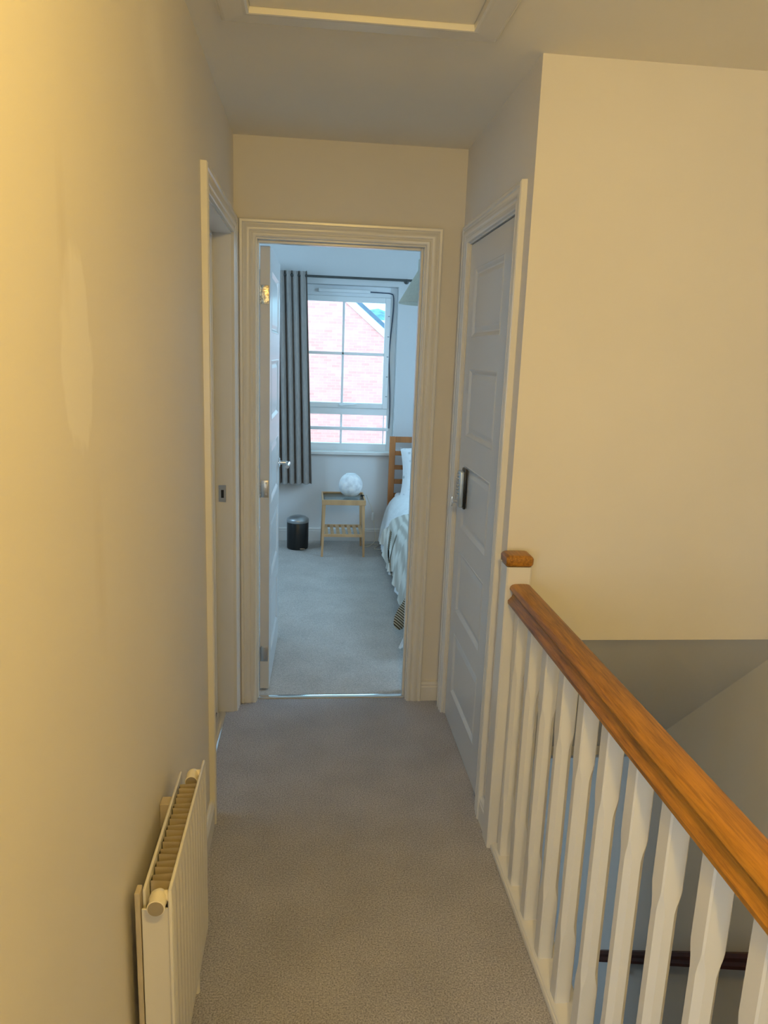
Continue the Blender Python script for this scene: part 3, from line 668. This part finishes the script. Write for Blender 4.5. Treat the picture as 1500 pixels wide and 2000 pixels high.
tube(bm, smooth_pts([(gx+.108, gy+.003, gz+.010), (.455, 5.80, .440), (.480, 5.93, .375), (.515, 5.965, .30), (.532, 5.97, .22), (.545, 5.97, .13), (.553, 5.93, .04), (.50, 5.84, .007), (.44, 5.82, .007), (.50, 5.90, .007), (.575, 5.87, .007), (.53, 5.75, .007), (.62, 5.72, .007)]), .0028, 7); obj('cable', bm, M_cord, cord, True)
bm = bmesh.new(); box(bm, .519, .537, 5.955, 5.972, .195, .262, .005, 3); obj('switch', bm, M_upvc, cord, True, label='white inline switch')

# pedal bin
bx_, by_ = -.090, 5.772
pb = thing('pedal_bin', (bx_, by_, .002), 'small black pedal bin with domed grey metal lid on the carpet', 'bin')
bm = bmesh.new(); lathe(bm, [(.0001, .003), (.080, .003), (.0845, .008), (.0855, .03), (.0865, .215), (.0845, .218), (.0001, .218)], (bx_, by_, 0), 40); obj('bin_body', bm, M_black, pb, True)
bm = bmesh.new(); lathe(bm, [(.0865, .219), (.0885, .222), (.0885, .240), (.085, .248), (.060, .264), (.03, .271), (.0001, .273)], (bx_, by_, 0), 40); obj('lid', bm, mat('bin_lid_steel', (.42, .44, .46), .35, .8, noise=(20, .05)), pb, True)
bm = bmesh.new(); box(bm, bx_+.020, bx_+.060, by_-.108, by_-.078, .018, .024, .0025); obj('pedal', bm, M_chrome, pb)

# ------------------------------------------------------------------ bed
bx0, bx1 = .640, 2.08
bed = thing('bed', (1.36, 4.85, 0), 'double bed with orange pine slatted headboard against the window wall', 'bed')
hb = None
bm = bmesh.new(); box(bm, bx0, bx0+.048, 5.895, 5.930, .003, .905, .004); hbo = obj('headboard_post', bm, M_pine, bed)
bm = bmesh.new(); box(bm, bx1-.048, bx1, 5.895, 5.930, .003, .905, .004); obj('headboard_post', bm, M_pine, bed)
for k, (z0, z1) in enumerate(((.858, .905), (.752, .788), (.636, .672), (.518, .556), (.404, .440), (.29, .326))):
    bm = bmesh.new(); box(bm, bx0+.048, bx1-.048, 5.900, 5.924, z0, z1, .003); obj('headboard_slat', bm, M_pine, bed)
bm = bmesh.new(); box(bm, bx0+.01, bx0+.035, 3.78, 5.895, .20, .32, .003); box(bm, bx1-.035, bx1-.01, 3.78, 5.895, .20, .32, .003); box(bm, bx0+.035, bx1-.035, 3.78, 3.805, .20, .32, .003); obj('bed_frame', bm, M_pine, bed)
for x in (bx0+.036, bx1-.086):
    bm = bmesh.new(); box(bm, x, x+.05, 3.806, 3.856, .003, .20, .003); obj('leg', bm, M_pine, bed)
bm = bmesh.new(); box(bm, bx0+.05, bx1-.05, 3.82, 5.88, .26, .455, .03, 4); obj('mattress', bm, M_duvet, bed, True)

prof = [(1.9, .478), (1.5, .485), (1.2, .485), (1.0, .482), (.86, .480), (.77, .474), (.715, .462), (.675, .438), (.645, .402), (.622, .355), (.606, .30), (.594, .24), (.584, .18), (.577, .12), (.572, .070)]
def drape(u, y, off=0, hem=.0):
    """point on the bed cover: u 0 (top, middle) .. 1 (hem on the near side)"""
    t = u*(len(prof)-1); i = min(int(t), len(prof)-2); f = t-i
    x = prof[i][0]*(1-f)+prof[i+1][0]*f; z = prof[i][1]*(1-f)+prof[i+1][1]*f
    k = max(0, (u-.45)/.55)
    x += k*(.012*math.sin(y*19+.6)+.010*math.sin(y*33+2*u)+.006*math.sin(y*61))
    z += (1-k)*.006*math.sin(y*9+x*7)+k*.012*math.sin(y*11)
    return Vector((x-off*(.35+.65*k), y, z+off*(1-.6*k)))
def sheet(fn, nu, nv, th=.006):
    bm = bmesh.new(); P = [[fn(i/nu, j/nv) for i in range(nu+1)] for j in range(nv+1)]
    V = [[bm.verts.new(p) for p in r] for r in P]
    for j in range(nv):
        for i in range(nu): bm.faces.new((V[j][i], V[j][i+1], V[j+1][i+1], V[j+1][i]))
    bmesh.ops.recalc_face_normals(bm, faces=bm.faces)
    bmesh.ops.solidify(bm, geom=bm.faces[:], thickness=th)
    return bm
def duvet_f(u, v):
    y = 5.78-(5.78-3.56)*v
    p = drape(u, y)
    e = max(0, (3.78-y)/.22)
    if e > 0: p.z -= .30*e*e*(1-u*.8) if u < .7 else .02*e; p.x -= max(0, (u-.55))*.20*e**2
    h = max(0, (y-5.60)/.18); p.z -= .012*h*h
    return p
bm = sheet(duvet_f, 42, 110, .012)
tag(obj('duvet', bm, M_duvet, None, True), 'white cotton duvet spread over the bed and hanging to the carpet', 'duvet')
def blank_f(u, v):
    u2 = .25+u*.735
    k = max(0, (u2-.45)/.535)
    y1 = 5.0+.60*k; y0 = 3.95-.04*k
    y = y1-(y1-y0)*v
    p = drape(u2, y, .010)
    p.x -= k*.010*abs(math.sin(y*24)); p.z += k*.03*math.sin(y*7+1)+.02*k*(1-v)
    return p
bm = sheet(blank_f, 34, 110, .005)
bk = obj('blanket', bm, M_blanket, None, True); tag(bk, 'cream ribbed throw blanket laid over the white duvet', 'blanket')
# turned fold showing the striped underside, and the hanging corner
bm = bmesh.new()
P = [[Vector((.572-.02*math.sin(v*PI)-.006, 4.86+.10*u-.10*v, .36-.30*v+.0*u)) for u in (0, .35, .7, 1)] for v in (0, .2, .4, .6, .8, 1)]
V = [[bm.verts.new(p) for p in r] for r in P]
for j in range(5):
    for i in range(3): bm.faces.new((V[j][i], V[j][i+1], V[j+1][i+1], V[j+1][i]))
bmesh.ops.solidify(bm, geom=bm.faces[:], thickness=.004)
obj('turned_fold', bm, M_blanket2, bk, True, label='brown striped underside')
bm = bmesh.new(); R = []
ctr = [Vector((.585, 3.93, .26)), Vector((.560, 3.90, .20)), Vector((.535, 3.88, .15)), Vector((.520, 3.87, .11)), Vector((.509, 3.86, .075)), Vector((.506, 3.86, .055)), Vector((.508, 3.86, .046))]
wid = [.012, .024, .034, .038, .034, .022, .006]
for c_, w_ in zip(ctr, wid):
    t = Vector((-.3, 0, -1)).normalized(); a = Vector((t.z, 0, -t.x)); b = Vector((0, 1, 0))
    R.append([c_+a*w_*math.cos(2*PI*k/16)*1.0+b*.018*math.sin(2*PI*k/16)*(w_/.038) for k in range(16)])
loft(bm, R); obj('hanging_corner', bm, M_blanket2, bk, True, label='brown and cream striped corner')

# pillow propped against the headboard
bm = bmesh.new(); n = 22; Wp, Hp = .68, .40
def pil(sx, i, j):
    u = -1+2*i/n; v = -1+2*j/n
    k = max(0, (1-u**4))*max(0, (1-v**4)); th = .085*k**.55
    pin = 1-.10*(1-abs(u)**3)*abs(v)**2
    cu = u*(1-.07*(1-v*v)); cv = v*(1-.06*(1-u*u))
    p = Vector((cu*Wp/2, sx*th+.010*math.sin(u*7)*k, cv*Hp/2+.008*math.sin(u*9)))
    p = Matrix.Rotation(math.radians(-14), 3, 'X') @ p
    return p+Vector((.700+Wp/2+.015, 5.765, .485+Hp/2-.045))
A = [[bm.verts.new(pil(-1, i, j)) for i in range(n+1)] for j in range(n+1)]
B = [[A[j][i] if i in (0, n) or j in (0, n) else bm.verts.new(pil(1, i, j)) for i in range(n+1)] for j in range(n+1)]
for j in range(n):
    for i in range(n):
        bm.faces.new((A[j][i], A[j][i+1], A[j+1][i+1], A[j+1][i])); bm.faces.new((B[j][i], B[j+1][i], B[j+1][i+1], B[j][i+1]))
tag(obj('pillow', bm, M_pillow, None, True), 'white leaf-print pillow propped up against the pine headboard', 'pillow')

# ------------------------------------------------------------------ outdoors
GY = 20.0
def gz_(x): return 2.782-(x-.977)*.83
rx = -1.6; rz = gz_(rx); xe = 3.3; ze = gz_(xe); xe2 = 2*rx-xe
hs = thing('brick_house', (rx, GY+3, -2.8), 'red brick gable end with white verge board seen through the bedroom window', 'house')
bm = bmesh.new(); loft(bm, [[(xe2, y, -2.8), (xe, y, -2.8), (xe, y, ze), (rx, y, rz), (xe2, y, ze)] for y in (GY, GY+7)]); obj('wall', bm, M_brick, hs)
sdir = Vector((1, 0, -.83)).normalized(); sn = Vector((.83, 0, 1)).normalized()
for s in (1, -1):
    def q(a, b, y):
        p = Vector((rx, y, rz))+sdir*a+sn*b; return (rx+(p.x-rx)*s, p.y, p.z)
    Ls = (Vector((xe, 0, ze))-Vector((rx, 0, rz))).length+.35
    bm = bmesh.new(); loft(bm, [[q(-.0 if b > 0 else 0, b, y) for b, y in ((.0, GY-.05), (.17, GY-.05), (.17, GY+.0), (.0, GY+.0))], [q(Ls, b, y) for b, y in ((.0, GY-.05), (.17, GY-.05), (.17, GY+.0), (.0, GY+.0))]])
    obj('verge_board', bm, M_flash, hs)
    bm = bmesh.new(); loft(bm, [[q(0, b, y) for b, y in ((.17, GY-.08), (.27, GY-.08), (.27, GY+7), (.17, GY+7))], [q(Ls, b, y) for b, y in ((.17, GY-.08), (.27, GY-.08), (.27, GY+7), (.17, GY+7))]])
    obj('roof', bm, M_rooftile, hs)
nb = thing('distant_house', (8, 44, -2.8), 'far house with pale pinkish tiled roof beyond the brick gable', 'house')
bm = bmesh.new(); box(bm, 2, 12, 42, 50, -2.8, 1.2); obj('wall', bm, M_brick, nb)
bm = bmesh.new(); loft(bm, [[(x, 41.7, 1.1), (x, 46, 3.62), (x, 50.3, 1.1)] for x in (1.8, 12.2)]); obj('roof', bm, M_farroof, nb)
bm = bmesh.new(); nh = 40
R = []
for i in range(nh+1):
    x = -30+75*i/nh; h = 8.3+.9*math.sin(x*.25-.9)+.25*math.sin(x*1.3)+.2*math.sin(x*3.1)
    R.append([(x, 120, -3), (x, 121, h*.55), (x, 124, h*.85), (x, 130, h), (x, 150, -3)])
loft(bm, R); o = obj('wooded_hill', bm, M_tree); tag(o, 'bluish wooded hill on the horizon beyond the houses', 'hill')
struct('ground_outside', [(-60, 60, W+.4, 200, -3.0, -2.8)], M_ground)
